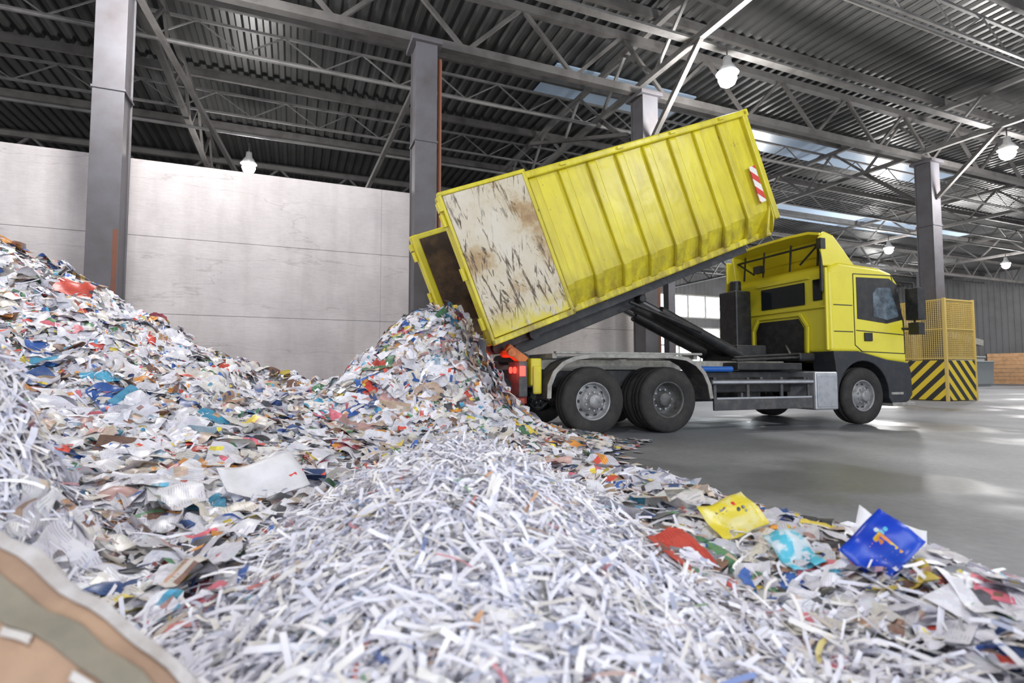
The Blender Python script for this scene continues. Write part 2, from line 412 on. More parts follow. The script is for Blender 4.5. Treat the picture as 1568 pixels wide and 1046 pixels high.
for s in(-1,1):
    out=[(-.80,.60),(-.79,.80),(-.70,1.0),(-.55,1.14),(-.35,1.22),(-.05,1.26),(1.4,1.26),(1.70,1.22),(1.90,1.12),(2.04,.98),(2.14,.78),(2.18,.55)]
    inn=[(x*(1)+(.035 if x<.6 else -.035),z-.03) for x,z in out]
    y0,y1=(s*.80,s*1.26)
    m=MB(); n=len(out)
    for i in range(n-1):
        a,b=out[i],out[i+1]; c2,d=inn[i+1],inn[i]
        m.prism([a,b,c2,d],y0,y1)
    m.obj('rear_fender',CHAS,T)
    m=MB()
    for i in range(n-1):
        a,b=out[i],out[i+1]; ctr=Vector((.68,.6))
        def sh(p,k): 
            v=Vector(p); d=(ctr-v); d.x*=.5; d.normalize(); return tuple(v+d*k)
        m.prism([sh(a,-.01),sh(b,-.01),sh(b,.055),sh(a,.055)],s*1.255,s*1.275)
    m.obj('fender_edge',LGREY,T)
for s in(-1,1):
    m=MB(); m.box(2.25,4.42,s*1.2-.02,s*1.2+.02,.34,.56); m.box(2.2,4.44,s*1.2-.025,s*1.2+.025,.78,.86)
    for x in(2.3,3.0,3.75,4.38): m.box(x-.03,x+.03,s*1.17-.02,s*1.17+.02,.34,.9)
    m.obj('side_guard',CHAS,T,bevel=.01)
    m=MB(); m.box(2.22,4.44,s*1.222-.012,s*1.222+.012,.80,.84); m.box(2.3,4.4,s*1.222-.006,s*1.222+.006,.53,.56)
    m.obj('side_guard_trim',SILV,T)
    m=MB()
    for x in(2.3,3.3,4.3): m.box(x-.03,x+.03,min(s*.45,s*1.18),max(s*.45,s*1.18),.84,.9)
    m.obj('side_guard_brackets',CHAS,T)
m=MB(); m.box(4.46,5.02,-1.25,-.6,.30,1.0); m.obj('battery_box',SILV,T,bevel=.03)
m=MB(); m.box(4.5,4.98,-1.262,-1.25,.36,.94); m.obj('battery_box_lid',SILV,T,bevel=.005)
m=MB(); m.box(4.46,5.02,.6,1.25,.30,1.0); m.obj('fuel_tank',SILV,T,bevel=.06)
# cab
m=MB(); m.prism([(4.95,1.36),(4.93,2.86),(4.99,3.0),(5.2,3.07),(6.25,3.02),(6.58,2.94),(6.76,2.74),(6.88,2.1),(6.93,1.72),(6.93,1.16),(6.38,1.20),(5.6,1.36)],-1.2,1.2)
m.obj('cab_body',YEL2,T,bevel=.07,seg=4)
cx,cz=5.72,.54
arc=[(cx+.66*math.cos(math.radians(a)),cz+.66*math.sin(math.radians(a))) for a in range(-5,190,12)]
outl=[(5.03,1.0),(4.97,1.38),(5.6,1.385),(6.35,1.23),(6.93,1.17),(7.0,1.0),(7.02,.55),(6.9,.42),(6.45,.38)]+arc+[(5.03,.6)]
m=MB(); m.prism(outl,-1.22,-.72); m.prism(outl,.72,1.22)
m.box(6.6,7.0,-.8,.8,.42,1.17); m.obj('front_bumper_and_arch',DGREY,T,bevel=.03)
m=MB(); m.box(6.45,7.08,-1.23,-.9,.33,.40); m.box(6.95,7.05,-1.15,1.15,.36,.44); m.box(6.42,6.75,-1.235,-1.2,.55,.60); m.obj('cab_step',LGREY,T,bevel=.01)
m=MB(); m.box(6.99,7.03,-1.12,-.75,.72,.92); m.box(6.99,7.03,.75,1.12,.72,.92); m.obj('headlights',WHITEM,T,bevel=.01)
m=MB(); m.box(6.89,6.96,-.8,.8,1.2,1.75); m.obj('front_grille',BLACK,T,bevel=.01)
M=Matrix.Translation((6.83,0,2.40))@Matrix.Rotation(math.radians(-10.5),4,'Y')
m=MB(); m.box(-.02,.025,-1.08,1.08,-.38,.36,M); m.obj('windscreen',GLASS,T,bevel=.02)
for s in(-1,1):
    a,b=(s*1.195,s*1.208)
    m=MB(); m.prism([(5.62,2.0),(5.62,2.80),(6.50,2.82),(6.72,2.70),(6.84,2.02),(6.4,1.93)],a,b); m.obj('side_window_frame',BLACK,T,bevel=.004)
    m=MB(); m.prism([(6.04,2.06),(6.04,2.50),(6.14,2.62),(6.52,2.64),(6.73,2.08),(6.4,2.0)],b,s*1.213); m.obj('side_window_pane',GLASS2,T)
    m=MB()
    for p,q in (((5.54,1.5),(5.54,2.86)),((5.54,2.86),(6.56,2.88)),((6.56,2.88),(6.86,2.0)),((6.86,2.0),(6.87,1.35)),((5.54,1.5),(5.72,1.38)),((5.72,1.38),(6.87,1.35)),((5.58,1.78),(6.87,1.72)),((5.02,1.75),(5.5,1.75)),((5.02,2.25),(5.5,2.25))):
        m.beam((p[0],s*1.199,p[1]),(q[0],s*1.199,q[1]),.014,.017)
    m.obj('door_seam',BLACK,T)
    m=MB(); m.box(5.78,5.98,min(s*1.19,s*1.23),max(s*1.19,s*1.23),1.58,1.74); m.obj('door_handle',BLACK,T,bevel=.01)
    m=MB(); m.prism([(5.02,2.35),(5.02,2.85),(5.3,2.88),(5.3,2.35)],a,s*1.203); m.obj('cab_side_panel',YEL2,T,bevel=.004)
    m=MB(); m.box(6.82,7.04,min(s*1.28,s*1.52),max(s*1.28,s*1.52),2.0,2.62); m.box(6.85,7.02,min(s*1.3,s*1.5),max(s*1.3,s*1.5),1.72,1.95)
    m.tube((6.72,s*1.15,2.78),(6.92,s*1.38,2.72),.025,8); m.tube((6.8,s*1.15,1.85),(6.92,s*1.38,1.82),.025,8); m.tube((6.92,s*1.38,1.75),(6.92,s*1.38,2.72),.02,8)
    m.obj('side_mirror',BLACK,T,bevel=.03)
m=MB(); m.box(4.905,4.93,-.67,.43,2.30,2.74); m.box(4.905,4.93,-1.06,-.86,2.35,2.76); m.obj('rear_window',GLASS,T,bevel=.03)
m=MB(); m.prismx([(-.60,1.28),(-.62,1.85),(-.50,2.04),(.48,2.04),(.58,1.85),(.58,1.28)],4.90,4.93); m.obj('rear_recess_shade',BLACK,T)  # flat dark plate stands in for the shade of an open recess
m=MB()
pts=[(-.70,1.36),(-.72,1.87),(-.55,2.12),(.52,2.12),(.68,1.87),(.68,1.36)]
for i in range(5): m.beam((4.91,pts[i][0],pts[i][1]),(4.91,pts[i+1][0],pts[i+1][1]),.05,.06)
m.box(4.88,4.935,-.78,.55,2.79,2.83); m.box(4.88,4.935,-1.17,-1.13,1.4,2.95); m.box(4.88,4.935,1.13,1.17,1.4,2.95); m.box(4.88,4.935,-1.15,1.15,2.2,2.23)
m.obj('rear_panel_ribs',YEL2,T,bevel=.01)
m=MB(); m.box(4.4,4.82,.62,1.15,1.1,2.75); m.tube((4.65,.9,2.7),(4.65,.9,3.0),.12); m.box(4.5,4.9,-.9,.5,1.2,1.35); m.obj('air_intake',BLACK,T,bevel=.04)
for s in(-1,1):
    m=MB(); m.prism([(4.85,2.98),(4.78,3.52),(4.90,3.64),(5.12,3.58),(5.40,3.30),(5.66,3.02)],s*1.10,s*1.16); m.obj('deflector_side',YEL2,T,bevel=.02)
m=MB(); cr=[(4.80,3.64),(5.10,3.60),(5.40,3.34),(5.68,3.05)]
for i in range(3):
    (x0,z0),(x1,z1)=cr[i],cr[i+1]
    ys=[-1.13,-.9,-.4,.4,.9,1.13]; hh=[-.03,.04,.07,.07,.04,-.03]
    for j in range(5):
        m.add([(x0,ys[j],z0+hh[j]),(x1,ys[j],z1+hh[j]*.3),(x1,ys[j+1],z1+hh[j+1]*.3),(x0,ys[j+1],z0+hh[j+1]),
               (x0,ys[j],z0+hh[j]-.05),(x1,ys[j],z1+hh[j]*.3-.05),(x1,ys[j+1],z1+hh[j+1]*.3-.05),(x0,ys[j+1],z0+hh[j+1]-.05)],
              [(0,1,2,3),(4,7,6,5),(0,4,5,1),(1,5,6,2),(2,6,7,3),(3,7,4,0)])
m.obj('roof_deflector',YEL2,T)
m=MB()
for y in(-.95,-.3,.4,.95): m.tube((4.95,y,3.02),(5.0,y,3.56),.02,8)
m.tube((4.88,-1.05,3.42),(4.88,1.05,3.42),.022,8); m.tube((4.88,-1.05,3.42),(4.9,-.6,3.1),.02,8); m.tube((4.88,1.05,3.42),(4.9,.6,3.1),.02,8)
m.tube((4.84,-1.12,2.5),(4.84,-1.12,3.5),.03,8); m.box(4.78,4.9,-1.18,-1.08,3.3,3.5); m.box(4.78,4.9,.3,.5,3.1,3.25)
m.obj('deflector_struts',BLACK,T)
m=MB(); m.box(4.62,4.93,1.12,1.17,2.45,3.45); m.obj('side_fin',YEL2,T,bevel=.02)
for s in(-1,1):
    MB().tube((1.75,s*.42,2.08),(3.75,s*.42,1.2),.105,20).obj('lift_cylinder',BLACK,T,bevel=.01)
    MB().tube((1.35,s*.42,2.25),(1.8,s*.42,2.06),.05,16).obj('lift_piston',CHROME,T)
m=MB(); m.beam((1.2,-.15,2.25),(3.4,-.15,1.35),.16,.14); m.tube((1.3,-.6,2.27),(1.3,.6,2.27),.07); m.box(3.4,4.1,-.5,.5,1.16,1.5); m.tube((1.0,-.62,2.2),(2.4,-.75,1.7),.03); m.obj('hook_arm',BLACK,T,bevel=.02)
ang=math.radians(21.5); ca,sa=math.cos(ang),math.sin(ang)
m=MB()
for s in(-1,1):
    p=Vector((-1.0,s*.36,1.36)); q=p+Vector((2.6*ca,0,2.6*sa)); m.beam(p,q,.12,.2)
m.tube((-.95,-.7,1.2),(-.95,.7,1.2),.09); m.obj('tipping_frame',BLACK,T,bevel=.01)
m=MB(); m.box(-1.22,-1.12,-1.15,1.15,.42,.60); m.box(-1.15,-.95,-.8,-.6,.5,.9); m.box(-1.15,-.95,.6,.8,.5,.9); m.obj('rear_bumper',REDD,T,bevel=.01)
m=MB(); m.box(-1.2,-1.06,-1.12,-.62,.62,1.15); m.box(-1.2,-1.06,.62,1.12,.62,1.15); m.obj('tail_light_housing',CHAS,T,bevel=.015)
m=MB()
for s in(-1,1):
    for y,z in((.97,1.02),(.78,1.02)): m.tube((-1.20,s*y,z),(-1.225,s*y,z),.05,16)
m.box(-1.19,-1.10,-1.135,-1.12,.93,1.08)
m.obj('tail_light_lens',REDL,T)
m=MB(); m.box(-1.0,-.82,-1.1,-.7,.78,1.2); m.box(-.98,-.84,-1.15,-1.1,.66,1.08); m.obj('hinge_box',YEL,T,bevel=.03)
m=MB(); m.beam((-1.35,-.95,1.36),(-1.05,-.95,1.15),.16,.14); m.tube((-1.3,-1.12,1.28),(-1.3,-.7,1.28),.07); m.obj('tail_roller',ORANGE,T,bevel=.01)
d=bpy.data.lights.new('tail_glow','POINT'); d.energy=4; d.color=(1,.06,.03); d.shadow_soft_size=.08
o=bpy.data.objects.new('tail_glow',d); COL.objects.link(o); o.parent=T; o.location=(-1.42,-.95,1.0)

# ------------------------------------------------------------------ container
CM=TR@Matrix.Translation((-1.66,0,1.36))@Matrix.Rotation(-ang,4,'Y')
C=empty('roll_off_container',CM)
LN=5.95;H=2.27
def side(s):
    m=MB()
    pts=[(1.16,H-.08),(1.16,.46),(.96,.10)]; 
    for a,b in zip(pts[:-1],pts[1:]):
        m.prismx([(s*a[0],a[1]),(s*b[0],b[1]),(s*(b[0]-.03),b[1]),(s*(a[0]-.03),a[1])],.02,LN-.05)
    m.obj('side_skin',YEL,C)
    m=MB()
    for k in range(9):
        x=1.0+.54*k; w=.075
        if x>5.8: break
        P=[(1.15,H-.09),(1.225,H-.14),(1.225,.44),(1.20,.36),(1.04,.08),(.97,.06),(.95,.10),(1.15,.45)]
        m.prismx([(s*a,b) for a,b in P],x-w,x+w)
    m.obj('side_ribs',YEL,C,bevel=.03)
    m=MB(); m.box(0,LN,min(s*1.12,s*1.25),max(s*1.12,s*1.25),H-.11,H); m.box(0,LN-.1,min(s*.9,s*1.03),max(s*.9,s*1.03),0,.12)
    m.box(0,.13,min(s*1.1,s*1.24),max(s*1.1,s*1.24),.02,H); m.box(LN-.12,LN,min(s*1.1,s*1.24),max(s*1.1,s*1.24),.25,H)
    m.obj('side_rails',YEL,C,bevel=.025)
    m=MB()
    for k in range(5): m.box(.95+1.08*k,1.05+1.08*k,min(s*1.24,s*1.29),max(s*1.24,s*1.29),H-.07,H-.03)
    m.obj('net_hooks',YEL,C)
    MB().prismx([(s*1.125,H-.1),(s*1.125,.46),(s*.925,.12),(s*.915,.12),(s*1.115,.46),(s*1.115,H-.1)],.03,LN-.1).obj('inner_lining',RUSTIN,C)
    d0,d1=(1.27,1.33)
    m=MB(); m.box(.06,1.36,min(s*d0,s*d1),max(s*d0,s*d1),.10,H-.04); m.obj('door_panel',RDOOR,C,bevel=.015)
    m=MB()
    for bx in ((.0,1.40,0,.09),(.0,1.40,H-.04,H+.02),(.0,.05,0,H),(1.34,1.40,0,H)):
        m.box(bx[0],bx[1],min(s*1.25,s*1.35),max(s*1.25,s*1.35),bx[2],bx[3])
    m.obj('door_frame',YEL,C,bevel=.015)
    m=MB()
    for z in(.35,1.1,1.9): m.tube((-.03,s*1.27,z-.09),(-.03,s*1.27,z+.09),.04,12)
    m.box(-.06,.0,min(s*1.25,s*1.37),max(s*1.25,s*1.37),H-.25,H-.12)
    m.obj('door_hinges',YEL,C)
side(-1); side(1)
m=MB(); m.box(.02,LN-.1,-.95,.95,.05,.11); m.obj('container_floor',RUSTIN,C)
m=MB(); m.prism([(LN-.06,H),(LN,H),(LN-.06,.55),(LN-.35,.02),(LN-.42,.02),(LN-.12,.55)],-1.2,1.2)
for z in(.7,1.2,1.7): m.box(LN-.03,LN+.05,-1.15,1.15,z,z+.12)
m.box(LN-.1,LN+.03,-1.25,1.25,H-.12,H+.01)
m.obj('front_wall',YEL,C,bevel=.02)
gp=[(LN-.15,.3),(LN-.12,.62),(LN-.02,.75),(LN-.0,.5),(LN-.25,.05)]
m=MB(); m.prism(gp,-1.22,-1.12); m.prism(gp,1.12,1.22); m.obj('front_gusset',YEL,C,bevel=.02)
m=MB()
for s in(-1,1): m.box(.1,LN-.35,s*.53-.06,s*.53+.06,-.16,.05)
for k in range(9): m.box(.4+.6*k,.48+.6*k,-.92,.92,-.02,.06)
m.obj('container_runners',CHAS,C,bevel=.01)
m=MB()
for x in(.25,.9): 
    m.tube((x,-.72,-.1),(x,-.45,-.1),.09,16); m.tube((x,.45,-.1),(x,.72,-.1),.09,16)
m.obj('container_rollers',BLACK,C)
m=MB(); m.box(5.60,5.74,-1.245,-1.232,.62,1.28); m.obj('warning_plate',REDW,C)

# ------------------------------------------------------------------ paper piles
GR={}
def vnoise(x,y,s,seed):
    if seed not in GR: GR[seed]=np.random.default_rng(seed).random((256,256))
    G=GR[seed]
    u=(x*s)%256; v=(y*s)%256; i=u.astype(int);j=v.astype(int); fu=u-i;fv=v-j
    fu=fu*fu*(3-2*fu); fv=fv*fv*(3-2*fv); i1=(i+1)%256;j1=(j+1)%256; i%=256; j%=256
    return (G[i,j]*(1-fu)+G[i1,j]*fu)*(1-fv)+(G[i,j1]*(1-fu)+G[i1,j1]*fu)*fv-.5
def ss(t): t=np.clip(t,0,1); return t*t*(3-2*t)
def cn(*shape): return np.clip(rng.normal(0,1,shape),-1.5,1.5)
def edgeX(y): return np.interp(y,[-1,.5,1.3,3.0,4.5,5.3,6.1,6.7,7.3,8.5,10,12.8],[3.2,3.0,2.85,2.95,3.0,3.4,4.3,4.6,3.9,3.4,3.2,2.9])
def Bf(x,y):
    cx,cy=.84,2.70; ax,ay=.29,.957
    dx,dy=x-cx,y-cy; a=dx*ax+dy*ay; l=dx*ay-dy*ax
    sa_=np.where(a<0,1.7,.48); sl=np.where(l<0,.70,.64)
    return np.exp(-(np.abs(a/sa_)**2.3))*np.exp(-(np.abs(l/sl)**2.0))
def Ef(x,y): return np.exp(-np.abs((x+1.22)/.34)**2.4-((y-2.6)/.45)**2)
def height(x,y,rough=True):
    e=edgeX(y)+.5*vnoise(x,y,1.3,3)
    base=np.interp(y,[0,3,4.8,6],[.17,.14,.12,.16])*ss((e-x)/np.interp(y,[0,5,6,8],[.8,1.0,2.4,2.2]))
    k=.35
    soft=np.logaddexp(0,(.75-x)/k)*k
    ramp_=np.clip((y-2.5)/6.8,0,1)**1.12
    back=np.where(y>9.3,np.maximum(1-.16*(y-9.3),.2),1)
    A=np.minimum(.58*soft,3.4)*ramp_*back*ss((3-x)/2.5)
    dx=x-2.25;dy=y-8.1
    D=1.68*np.exp(-np.abs(dx/np.where(dx<0,1.6,.62))**2.1)*np.exp(-np.abs(dy/np.where(dy<0,1.10,1.6))**2.1)
    D+=.16*np.exp(-((x-2.4)/1.1)**2-((y-6.8)/.8)**2)
    B=.44*Bf(x,y)
    C_=.13*np.exp(-((x-2.1)/.45)**2)*ss((4.6-y)/2)
    h=base+A+D+B+C_+.98*Ef(x,y)
    if rough:
        amp=np.clip(h*1.2,0,1)*(1-.75*Bf(x,y))*np.clip(.5+.5*ss((y-3.5)/3),0,1)
        h=h+amp*(.24*vnoise(x,y,1.1,1)+.22*vnoise(x,y,2.7,2)+.15*vnoise(x,y,6.0,5)+.05*vnoise(x,y,14,6))
    return np.maximum(h,-.02)
nx,ny=290,272
xs=np.linspace(-8,6,nx);ys=np.linspace(.25,12.85,ny)
X,Y=np.meshgrid(xs,ys); Z=height(X,Y)-.05
V=np.stack([X.ravel(),Y.ravel(),Z.ravel()],1)
i=np.arange(nx*ny).reshape(ny,nx)
F=np.stack([i[:-1,:-1].ravel(),i[:-1,1:].ravel(),i[1:,1:].ravel(),i[1:,:-1].ravel()],1)
F=F[(Z.ravel()[F].max(1)>0.0)]
me=bpy.data.meshes.new('paper_pile_core'); me.from_pydata(V.tolist(),[],F.tolist()); me.update()
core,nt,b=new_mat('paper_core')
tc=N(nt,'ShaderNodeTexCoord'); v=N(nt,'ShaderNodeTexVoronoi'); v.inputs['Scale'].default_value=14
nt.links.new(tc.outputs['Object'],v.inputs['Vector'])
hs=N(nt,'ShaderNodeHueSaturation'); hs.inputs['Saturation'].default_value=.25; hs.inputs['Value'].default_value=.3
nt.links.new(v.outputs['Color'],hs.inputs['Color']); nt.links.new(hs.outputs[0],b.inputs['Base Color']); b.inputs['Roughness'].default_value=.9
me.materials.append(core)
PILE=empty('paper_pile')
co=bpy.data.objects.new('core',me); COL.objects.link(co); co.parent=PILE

def normals(x,y):
    e=.06
    gx=(height(x+e,y)-height(x-e,y))/(2*e); gy=(height(x,y+e)-height(x,y-e))/(2*e)
    gx=np.clip(gx,-1.5,1.5); gy=np.clip(gy,-1.5,1.5)
    n=np.stack([-gx,-gy,np.ones_like(gx)],1); return n/np.linalg.norm(n,axis=1,keepdims=True)
def build(name,pos,nrm,L,W,nu,nv,tilt,curl,cols,mat,parent,strip=False,drape=.0,torn=.25,layers=1,rise=.16):
    n=len(pos)
    nr=nrm+cn(n,3)*tilt; nr/=np.linalg.norm(nr,axis=1,keepdims=True)
    r=rng.normal(0,1,(n,3)); t=r-(r*nr).sum(1,keepdims=True)*nr; t/=np.linalg.norm(t,axis=1,keepdims=True); bt=np.cross(nr,t)
    u=np.linspace(-.5,.5,nu+1); v=np.linspace(-.5,.5,nv+1); U,Vv=np.meshgrid(u,v,indexing='ij'); U=U.ravel();Vv=Vv.ravel(); k=len(U)
    c1=cn(n,1)*curl; c2=cn(n,1)*curl*.5; c3=cn(n,1)*curl
    ph=rng.random((n,1))*6.28
    Lc=L[:,None];Wc=W[:,None]
    if strip:
        lx=Lc*U; ly=Wc*Vv+Lc*(c1*.9*(U**2)+c3*.25*np.sin(U*7+ph)*.4)
        lz=Lc*(c2*1.6*(U**2)+.04*np.sin(U*7+ph))+Wc*Vv*np.sin(ph+U*c3*6)*.8
    else:
        tr=(rng.random((n,1))<torn)
        corner=(np.abs(2*U)*np.abs(2*Vv))**3
        sh=1-tr*corner*rng.uniform(.1,.45,(n,k))-tr*.08*rng.random((n,k))*(np.maximum(np.abs(U),np.abs(Vv))>.45)
        lx=Lc*U*sh; ly=Wc*Vv*sh*(1+tr*rng.uniform(-.5,.5,(n,1))*U)
        bx=U*np.cos(ph)+Vv*np.sin(ph); ax_=-U*np.sin(ph)+Vv*np.cos(ph)
        c1s=-np.abs(c1)*np.where(rng.random((n,1))<.65,1,-.8)
        lz=(c1s*(bx**2*1.5)+c3*.25*U*Vv+.10*curl*np.sin(bx*9+ph*3)+.06*curl*np.sin(ax_*7+ph*2))
        crum=(rng.random((n,1))<.35)*curl
        lz+=(.012*curl+.05*crum)*cn(n,k)
        lz=Lc*np.clip(lz,-.6,rise)
    P=pos[:,None,:]+lx[...,None]*t[:,None,:]+ly[...,None]*bt[:,None,:]+lz[...,None]*nr[:,None,:]
    if drape:
        dz=(pos[:,2]-height(pos[:,0],pos[:,1]))[:,None]
        hh=height(P[...,0],P[...,1])+dz+lz*.8+.012
        dr=rng.uniform(max(drape-.3,0),min(drape+.3,1),(n,1))
        P[...,2]=P[...,2]*(1-dr)+hh*dr
    Pl=[]
    for q in range(layers):
        Q=P.copy()
        if q:
            sgn=cn(n,1,1)*.02; Q=Q+t[:,None,:]*sgn+bt[:,None,:]*cn(n,1,1)*.012; Q[...,2]-=.006*q; Q+=nr[:,None,:]*(-(Lc*.04*q*(U+.5))[...,None])
        Pl.append(Q)
    P=np.concatenate(Pl,0); n2=n*layers
    P[...,2]=np.maximum(P[...,2],.004)
    P=P.reshape(-1,3)
    g=np.arange(k).reshape(nu+1,nv+1)
    f=np.stack([g[:-1,:-1].ravel(),g[1:,:-1].ravel(),g[1:,1:].ravel(),g[:-1,1:].ravel()],1)
    Fa=(f[None]+(np.arange(n2)*k)[:,None,None]).reshape(-1,4); nf=len(Fa)
    if layers>1:
        wh=np.clip(np.repeat(WH[rng.integers(0,len(WH),n*(layers-1))][:,None,:],cols.shape[1],1),0,.9); cols=np.concatenate([cols,wh],0)
    me=bpy.data.meshes.new(name); me.vertices.add(len(P)); me.vertices.foreach_set('co',P.ravel())
    me.loops.add(nf*4); me.loops.foreach_set('vertex_index',Fa.ravel().astype(np.int32))
    me.polygons.add(nf); me.polygons.foreach_set('loop_start',np.arange(0,nf*4,4,dtype=np.int32))
    me.update(calc_edges=True)
    a=me.attributes.new('pcol','FLOAT_VECTOR','FACE'); a.data.foreach_set('vector',cols.reshape(-1,3).ravel().astype(np.float32))
    if not strip:
        uvl=me.uv_layers.new(name='UVMap')
        uvp=np.stack([U+.5,Vv+.5],1); uvs=np.tile(uvp[f].reshape(-1,2),(n2,1))
        uvs=uvs+np.repeat(rng.random((n2,2))*50//1,len(f)*4,axis=0)
        uvl.data.foreach_set('uv',uvs.ravel().astype(np.float32))
    me.polygons.foreach_set('use_smooth',np.full(nf,True,dtype=bool))
    me.materials.append(mat); o=bpy.data.objects.new(name,me); COL.objects.link(o); o.parent=parent; return o
PAL=np.array([(.66,.07,.04),(.74,.30,.05),(.04,.14,.50),(.07,.36,.56),(.72,.56,.07),(.09,.26,.12),(.25,.13,.09),(.50,.30,.19),(.05,.05,.06),(.20,.20,.22),(.55,.33,.30),(.30,.40,.50),(.66,.15,.20),(.10,.10,.12),(.42,.30,.22),(.58,.44,.35),(.03,.08,.25),(.35,.33,.32),(.62,.52,.44)])
WH=np.array([(.84,.83,.90),(.79,.78,.85),(.79,.76,.73),(.72,.71,.78),(.74,.69,.63),(.87,.86,.93),(.63,.62,.68),(.79,.77,.82)])
def sheetcols(n,nu,nv,pcolr,fullp=.22):
    k=nu*nv; base=WH[rng.integers(0,len(WH),n)]*rng.uniform(.88,1.04,(n,1))
    c=np.repeat(base[:,None,:],k,1)
    full=rng.random(n)<pcolr*fullp; c[full]=(PAL[rng.integers(0,len(PAL),full.sum())]*.9+.03)[:,None,:]*rng.uniform(.7,1.3,(full.sum(),1,1))
    for _ in range(5):
        pr=rng.random(n)<pcolr*.9
        a=rng.integers(0,nu,n);b2=rng.integers(0,nv,n);w=rng.integers(1,4,n);h=rng.integers(1,3,n)
        I=np.arange(nu)[None,:,None];J=np.arange(nv)[None,None,:]
        g=(I>=a[:,None,None])&(I<(a+w)[:,None,None])&(J>=b2[:,None,None])&(J<(b2+h)[:,None,None])&pr[:,None,None]
        g=g.reshape(n,k)
        cc=np.repeat(PAL[rng.integers(0,len(PAL),n)][:,None,:],k,1)*rng.uniform(.6,1.5,(n,k,1))*.92+.03
        c[g]=cc[g]
    return np.clip(c,0.01,.92)
def sample(n,x0,x1,y0,y1,wf):
    out=np.zeros((0,2))
    while len(out)<n:
        p=np.stack([rng.uniform(x0,x1,n*2),rng.uniform(y0,y1,n*2)],1); w=wf(p[:,0],p[:,1])
        out=np.concatenate([out,p[rng.random(len(p))<w]])
    return out[:n]
def place(p,j0=-.02,j1=.04):
    z=height(p[:,0],p[:,1])+rng.uniform(j0,j1,len(p)); return np.stack([p[:,0],p[:,1],z],1)
def covered(x,y): return (height(x,y,False)>.03)
def camd(x,y): return np.sqrt(x*x+y*y)
def vis(x,y):
    ang=np.degrees(np.arctan2(x,y)); return (ang>-34)&(ang<78)
def Lz(x,y): return np.exp(-((x+.9)/.6)**2-((y-2.5)/.7)**2)
def Dz(x,y): return np.exp(-((x-2.0)/1.4)**4-((y-7.4)/1.8)**4)
def w_sheet(x,y):
    near=np.clip(1.2-3.6*Bf(x,y),0.0,1)*(1-.92*np.clip(Ef(x,y)*2,0,1))
    near=np.where((camd(x,y)<2.0)&(x<1.3),near*.06,near)
    return covered(x,y)*near*(camd(x,y)>1.15)*vis(x,y)
p=sample(18500,-7.5,5.2,1.0,12.6,lambda x,y:w_sheet(x,y)*np.where(x>3.6,.4,1)*(1-.72*Dz(x,y)))
L=rng.uniform(.08,.26,len(p)); W=L*rng.uniform(.5,.9,len(p))
build('scraps',place(p,-.02,.04),normals(*p.T),L,W,5,4,.32,.75,sheetcols(len(p),5,4,.42),PSHEET,PILE,drape=.35,torn=.6)
def w_d(x,y): return w_sheet(x,y)*np.clip(np.exp(-((x-1.9)/2.0)**2-((y-7.2)/2.2)**2)*1.4+.12,0,1)
p=sample(5600,-5,5.2,2.2,11,w_d)
L=rng.uniform(.24,.42,len(p)); W=L*rng.uniform(.6,.8,len(p))
build('newspapers',place(p,-.04,.08),normals(*p.T),L,W,9,7,.26,.6,sheetcols(len(p),9,7,.75,.3),PSHEET,PILE,drape=.5,torn=.3)
def w_v(x,y): return covered(x,y)*np.clip(1-4*Bf(x,y),0,1)*np.exp(-((x+.2)/1.5)**2-((y-4.0)/1.7)**2)*(camd(x,y)>2.2)*(1-np.clip(Ef(x,y)*2,0,1))
p=sample(800,-4,3,2,7,w_v)
L=rng.uniform(.2,.40,len(p)); W=L*rng.uniform(.6,.8,len(p))
build('valley_sheets',place(p,0,.06),normals(*p.T),L,W,9,7,.24,.6,sheetcols(len(p),9,7,.45),PSHEET,PILE,drape=.5,torn=.3)
def w_m(x,y): return np.exp(-((x-2.55)/.35)**2-((y-7.9)/.9)**2)
p=sample(480,1.8,3.2,6.6,9.4,w_m)
q=place(p,.0,.14); L=rng.uniform(.22,.38,len(p)); W=L*.72
nn_=np.tile([[.85,-.25,.45]],(len(p),1))+cn(len(p),3)*.2; nn_/=np.linalg.norm(nn_,axis=1,keepdims=True)
build('sliding_pages',q,nn_,L,W,8,6,.25,.5,sheetcols(len(p),8,6,.9,.5),PSHEET,PILE)
def w_c(x,y): return covered(x,y)*np.clip(np.exp(-((x-2.2)/.85)**4),0,1)*(y<5.6)*(camd(x,y)>1.9)*vis(x,y)*np.clip(1.1-4*Bf(x,y),0,1)
p=sample(2000,1.1,3.4,.3,5.6,w_c)
L=rng.uniform(.14,.30,len(p)); W=L*rng.uniform(.62,.8,len(p))
build('magazines',place(p,-.03,.05),normals(*p.T),L,W,9,7,.20,.42,sheetcols(len(p),9,7,.85,.5),PSHEET,PILE,drape=.5,torn=.1,layers=3,rise=.10)
p=sample(1400,1.1,3.4,.3,5.6,w_c)
L=rng.uniform(.10,.26,len(p)); W=L*rng.uniform(.6,.8,len(p))
build('loose_pages',place(p,-.01,.05),normals(*p.T),L,W,9,7,.22,.6,sheetcols(len(p),9,7,.6,.3),PSHEET,PILE,drape=.4,torn=.4,rise=.10)
yy=rng.uniform(.8,7,190); p=np.stack([edgeX(yy)+rng.uniform(-.6,.25,190),yy],1)
L=rng.uniform(.04,.26,len(p)); W=L*.7
z=np.maximum(height(p[:,0],p[:,1]),0)+.012
build('floor_scraps',np.concatenate([p,z[:,None]],1),np.tile([[0,0,1.]],(len(p),1)),L,W,4,3,.06,.12,sheetcols(len(p),4,3,.5),PSHEET,PILE)
